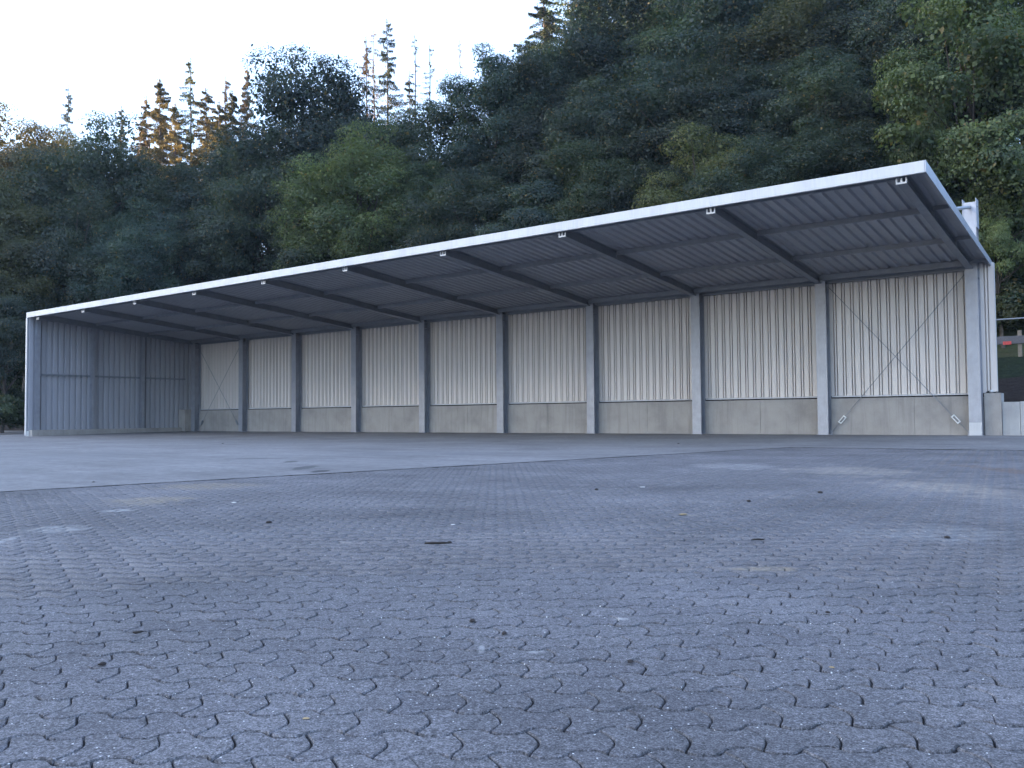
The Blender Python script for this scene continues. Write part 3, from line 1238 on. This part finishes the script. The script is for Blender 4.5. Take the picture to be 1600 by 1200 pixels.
def place(px, pytop, Y, me_c, me_t, H0, colour, word, row, wide=1.0, rnd=random.Random(9)):
    P = at(px, pytop, 1, Y)
    zb = terrain(P[0], P[1])
    H = P[2] - zb
    sz = H / H0
    o = thing('broadleaf_tree' if word != 'conifer' else 'conifer_tree', '', 'tree', (P[0], P[1], zb))
    a = rnd.uniform(0, 6.28)
    t = link('trunk', me_t, o)
    c = link('crown', me_c, o)
    o.rotation_euler = (0, 0, a)
    if word != 'conifer':
        wide *= .5 + .5 * sz
    o.scale = (wide, wide, sz)
    v = rnd.uniform(.72, 1.45)
    g = GREENS[colour]
    c.color = (g[0] * v, g[1] * v, g[2] * v, 1)
    TREES.append((px, o, colour, word, row))
    return o, c


def bl(px, top, Y, var, colour, row, wide=1.0):
    me, tm, rx, rz, zc, H0 = BL[var]
    o, c = place(px, top, Y, me, tm, H0, colour, 'broadleaf tree', row, wide)
    # crown sits at its own height over the trunk's foot
    c.location = (0, 0, zc)
    return o, c


def cf(px, top, Y, key, colour, row, wide=1.0):
    cm, tm, H0 = CON[key]
    return place(px, top, Y, cm, tm, H0, colour, 'conifer', row, wide)


A, B_, C_, D_ = 'front row', 'second row', 'third row', 'top row'
for s in ((330, 262, 13, 0, 'blue-green', A), (415, 232, 13, 1, 'dark green', A), (560, 186, 12.5, 5, 'light green', A, 1.1),
          (505, 290, 12, 4, 'mid green', A), (655, 250, 13, 2, 'mid green', A), (745, 262, 12.5, 1, 'dark green', A),
          (835, 255, 12.5, 4, 'blue-green', A), (925, 225, 13, 0, 'mid green', A), (1015, 240, 12.5, 3, 'dark green', A),
          (1100, 215, 13, 1, 'olive green', A), (1185, 205, 13, 5, 'dark green', A), (1275, 195, 13.5, 2, 'dark green', A),
          (1345, 200, 14, 0, 'dark green', A)):
    bl(*s)
for s in ((375, 205, 20, 3, 'blue-green', B_), (500, 94, 19, 1, 'blue-green', B_, 1.2), (540, 140, 21, 2, 'dark green', B_),
          (690, 165, 20, 1, 'dark green', B_, 1.1), (775, 75, 20, 2, 'blue-green', B_, 1.1), (845, 100, 21, 0, 'dark green', B_, 1.1),
          (930, 110, 20, 3, 'dark green', B_, 1.1), (1010, 95, 21, 5, 'blue-green', B_, 1.1), (1100, 90, 20, 1, 'dark green', B_, 1.1),
          (1190, 85, 21, 3, 'blue-green', B_, 1.1), (1285, 80, 20, 0, 'dark green', B_, 1.15), (1375, 70, 20, 5, 'dark green', B_, 1.15)):
    bl(*s)
for s in ((880, 20, 31, 5, 'blue-green', C_, 1.2), (965, -10, 30, 0, 'blue-green', C_, 1.2), (1045, -20, 31, 3, 'mid green', C_, 1.2),
          (1135, -30, 30, 1, 'blue-green', C_, 1.2), (1235, -20, 31, 5, 'olive green', C_, 1.2), (1330, -40, 30, 3, 'dark green', C_, 1.2),
          (1420, -60, 30, 1, 'dark green', C_, 1.2)):
    bl(*s)
for s in ((850, -35, 42, 'dense', 'dark green', D_, 1.5), (915, -60, 44, 'dense2', 'dark green', D_, 1.4)):
    cf(*s)
for s in ((1010, -70, 45, 1, 'blue-green', D_, 1.3), (1120, -90, 45, 5, 'dark green', D_, 1.3), (1250, -90, 46, 0, 'dark green', D_, 1.3),
          (1400, -110, 44, 3, 'dark green', D_, 1.3)):
    bl(*s)
RIGHT = 'right of the roof'
for s in ((1515, -70, 13.5, 6, 'light green', RIGHT, .95), (1460, 110, 12.5, 6, 'light green', RIGHT, .55), (1610, 10, 15, 6, 'mid green', RIGHT, .9),
          (1560, 250, 12.0, 4, 'light green', RIGHT, .5), (1500, -90, 26, 2, 'dark green', RIGHT, 1.2), (1600, -90, 28, 1, 'dark green', RIGHT, 1.2)):
    bl(*s)
LEFT = 'left of the shed'
for s in ((25, 185, 6, 1, 'sunlit', LEFT, 1.1), (-25, 195, 3, 5, 'sunlit', LEFT, 1.0), (60, 215, 8, 4, 'sunlit', LEFT, 1.0), (85, 205, 10, 0, 'olive green', LEFT, .9), (150, 168, 8, 5, 'dark green', LEFT, 1.15),
          (225, 232, 12, 3, 'dark green', LEFT, 1.0), (285, 255, 13, 2, 'dark green', LEFT, 1.1), (-30, 230, -2, 4, 'olive green', LEFT, 1.0),
          (40, 300, -1, 3, 'olive green', LEFT, .9), (120, 300, 2, 1, 'dark green', LEFT, .9), (205, 300, 4, 5, 'blue-green', LEFT, .9),
          (270, 330, 7, 4, 'dark green', LEFT, .9), (5, 430, -6, 4, 'dark green', LEFT, .7)):
    bl(*s)
SKYL = 'on the skyline'
for s in ((107, 130, 30, 'thin2', 'dark green', SKYL, 1.1), (190, 165, 28, 'dense2', 'olive green', SKYL, .8), (228, 150, 25, 'dense2', 'brownish', SKYL, 1.2), (274, 160, 24, 'dense', 'sunlit', SKYL, 1.3), (342, 158, 24, 'dense2', 'sunlit', SKYL, 1.4), (352, 118, 27, 'thin', 'brownish', SKYL, .9),
          (250, 122, 24, 'dense', 'sunlit', SKYL, 1.5), (298, 90, 27, 'thin', 'olive green', SKYL, 1.1),
          (322, 138, 25, 'dense2', 'sunlit', SKYL, 1.5), (362, 140, 26, 'dense', 'olive green', SKYL, 1.2),
          (386, 103, 28, 'dense2', 'brownish', SKYL, .9), (572, 55, 30, 'thin2', 'brownish', SKYL, .9),
          (584, 46, 32, 'bare2', 'brownish', SKYL, .9), (605, 30, 29, 'thin', 'dark green', SKYL, 1.0),
          (648, 55, 31, 'bare', 'dark green', SKYL, .9), (672, 70, 32, 'bare2', 'olive green', SKYL, .9),
          (718, 62, 31, 'bare', 'brownish', SKYL, .5), (640, 110, 28, 'thin2', 'dark green', SKYL, .9)):
    cf(*s)

# labels that single each tree out
special = {250: 'wide golden conifer left of the tall thin conifer on the skyline', 605: 'tallest dark sparse conifer in the middle of the skyline',
           718: 'bare thin conifer pole standing alone against the white sky', 560: 'large light green broadleaf tree behind the middle of the shed roof',
           1515: 'tall airy light green tree at the right edge above the roof corner'}
seen = {}
for px, o, colour, word, row in sorted(TREES, key=lambda t: t[0]):
    if row in (RIGHT, LEFT):
        lab = '%s %s %s' % (colour, word, row)
    elif row == SKYL:
        lab = '%s %s standing on the skyline' % (colour, word)
    else:
        bay = sum(1 for b in BR if px < b)
        bay = min(max(bay, 1), 9)
        lab = '%s %s, %s, above %s roof bay from right' % (colour, word, row, ORD[bay - 1])
    seen.setdefault(lab, []).append((px, o))
for lab, l in seen.items():
    for k, (px, o) in enumerate(l):
        t = lab if len(l) == 1 else ('%s, %s from left' % (lab, ORD[k]))
        o['label'] = special.get(px, t) if (px in special) else t
        o['group'] = 'conifers on the skyline' if o.name.startswith('conifer') else 'broadleaf trees of the wood behind the shed'

# shrubs
for k, (px, py, Y, s, colour, lab) in enumerate((
        (12, 668, -7.5, 1.1, 'mid green', 'leafy green shrub at the foot of the left end wall, at the left picture edge'),
        (-25, 640, -6, 1.6, 'dark green', 'dark shrub mostly cut off by the left picture edge'),
        (30, 640, -4, 1.3, 'dark green', 'dark shrub close against the outside of the left end wall'),
        (-12, 600, 2, 2.6, 'mid green', 'tall dark bush under the leftmost trees at the picture edge'),
        (22, 600, 5, 2.8, 'dark green', 'tall dark bush filling the gap beside the front edge of the left end wall'),
        (1585, 470, 12.5, 1.0, 'olive green', 'small olive shrub on the bank above the guardrail'),
        (1598, 420, 13.5, 1.2, 'mid green', 'green shrub above the olive shrub on the right bank'))):
    P = at(px, py, 1, Y)
    o = link('shrub', SHRUB[0])
    o.location = (P[0], P[1], terrain(P[0], P[1]) + SHRUB[2] * s * .75)
    o.scale = (s, s, s)
    o.rotation_euler = (0, 0, k * 1.3)
    g = GREENS[colour]
    o.color = (*g, 1)
    tag(o, lab, 'shrub', 'shrubs beside the shed')

# ------------------------------------------------------------------ small things lying on the yard
def clod(px, py, s, mat, name, label, cat, flat=.6, seed=0):
    r = random.Random(seed * 7 + 1)
    x, y = gnd(px, py)
    mb = MB()
    n = 8
    for j, (zz, k) in enumerate(((0.0, .85), (.35, 1.0), (.75, .7), (1.0, .25))):
        for i in range(n):
            a = 2 * math.pi * i / n
            q = s * k * r.uniform(.72, 1.2)
            mb.v.append((math.cos(a) * q, math.sin(a) * q * .75, zz * s * flat))
    for j in range(3):
        for i in range(n):
            mb.f.append((j * n + i, j * n + (i + 1) % n, (j + 1) * n + (i + 1) % n, (j + 1) * n + i))
    mb.f.append(tuple(range(3 * n, 4 * n)))
    mb.f.append(tuple(reversed(range(n))))
    o = mb.build(name, mat)
    o.location = (x, y, gz(y))
    o.rotation_euler = (0, 0, r.uniform(0, 6))
    return tag(o, label, cat, 'litter on the yard')


def twig(px, py, L, rad, ang, mat, label, seed=0):
    r = random.Random(seed)
    x, y = gnd(px, py)
    mb = MB()
    pts = [((t - .5) * L, r.uniform(-.08, .08) * L, rad + r.uniform(0, .5) * rad) for t in (0, .25, .5, .75, 1)]
    mb.tube(pts, [rad * .6, rad, rad, rad * .9, rad * .4], 6)
    o = mb.build('twig', mat, smooth=True)
    o.location = (x, y, gz(y) + .001)
    o.rotation_euler = (0, 0, YAW + ang)
    return tag(o, label, 'twig', 'litter on the yard')


twig(683, 849, .17, .010, .1, M_twig, 'short dark twig lying in the middle of the yard', 3)
twig(1185, 843, .12, .007, .4, M_twig, 'thin dark twig right of the middle of the yard', 5)
twig(216, 987, .04, .006, .5, M_twig, 'tiny dark splinter on the pavers at the lower left', 6)
for k, (px, py, s, lab) in enumerate((
        (160, 1034, .016, 'small dark clod on the pavers at the lower left'), (738, 967, .018, 'dark clod left of the pale chalk mark'),
        (788, 986, .016, 'dark clod above the pale chalk mark'), (985, 1030, .015, 'round dark clod right of the lower middle'),
        (932, 764, .03, 'dark clod on the pavers in the far middle'), (702, 846, .022, 'dark crumb at the right end of the short twig'),
        (1170, 782, .03, 'dark clod on the far right pavers'), (1282, 769, .04, 'dark crumb near the pale sand patch'),
        (348, 693, .045, 'dark crumb on the concrete near the shed floor'), (146, 753, .03, 'dark clod on the concrete border at the left'),
        (1060, 694, .045, 'dark lump on the concrete before the posts'), (1293, 954, .014, 'dark crumb on the pavers at the lower right'),
        (420, 815, .03, 'dark crumb on the left middle pavers'), (1480, 838, .025, 'dark crumb on the pale right pavers'))):
    clod(px, py, s, M_dirt, 'dirt_clod', lab, 'clod', .6, k)
for k, (px, py, s, lab) in enumerate((
        (366, 784, .04, 'white scrap lying on the left pavers near the concrete border'), (1004, 760, .035, 'white crumb on the far middle pavers'),
        (1067, 802, .05, 'pale yellow scrap on the middle pavers'), (708, 818, .025, 'white crumb beside the middle of the yard'),
        (1300, 1038, .012, 'tan pebble on the lower right pavers'), (478, 1117, .012, 'tan pebble on the lower left pavers'))):
    clod(px, py, s, M_flake if 'white' in lab else M_dryleaf, 'pale_scrap', lab, 'scrap', .2, 40 + k)

# ------------------------------------------------------------------ thin blue haze added to lift the dark tones of the trees
hz = NT('added_haze')
hz.n.remove(hz.b)
pv = hz.N('ShaderNodeVolumePrincipled')
pv.inputs['Color'].default_value = (.70, .82, 1.0, 1)
pv.inputs['Density'].default_value = .00022
pv.inputs['Anisotropy'].default_value = .2
hz.L(pv.outputs[0], hz.n['Material Output'].inputs['Volume'])
tag(MB().box((-640, -640, -6), (440, 440, 125)).build('haze', hz.m), kind='stuff')
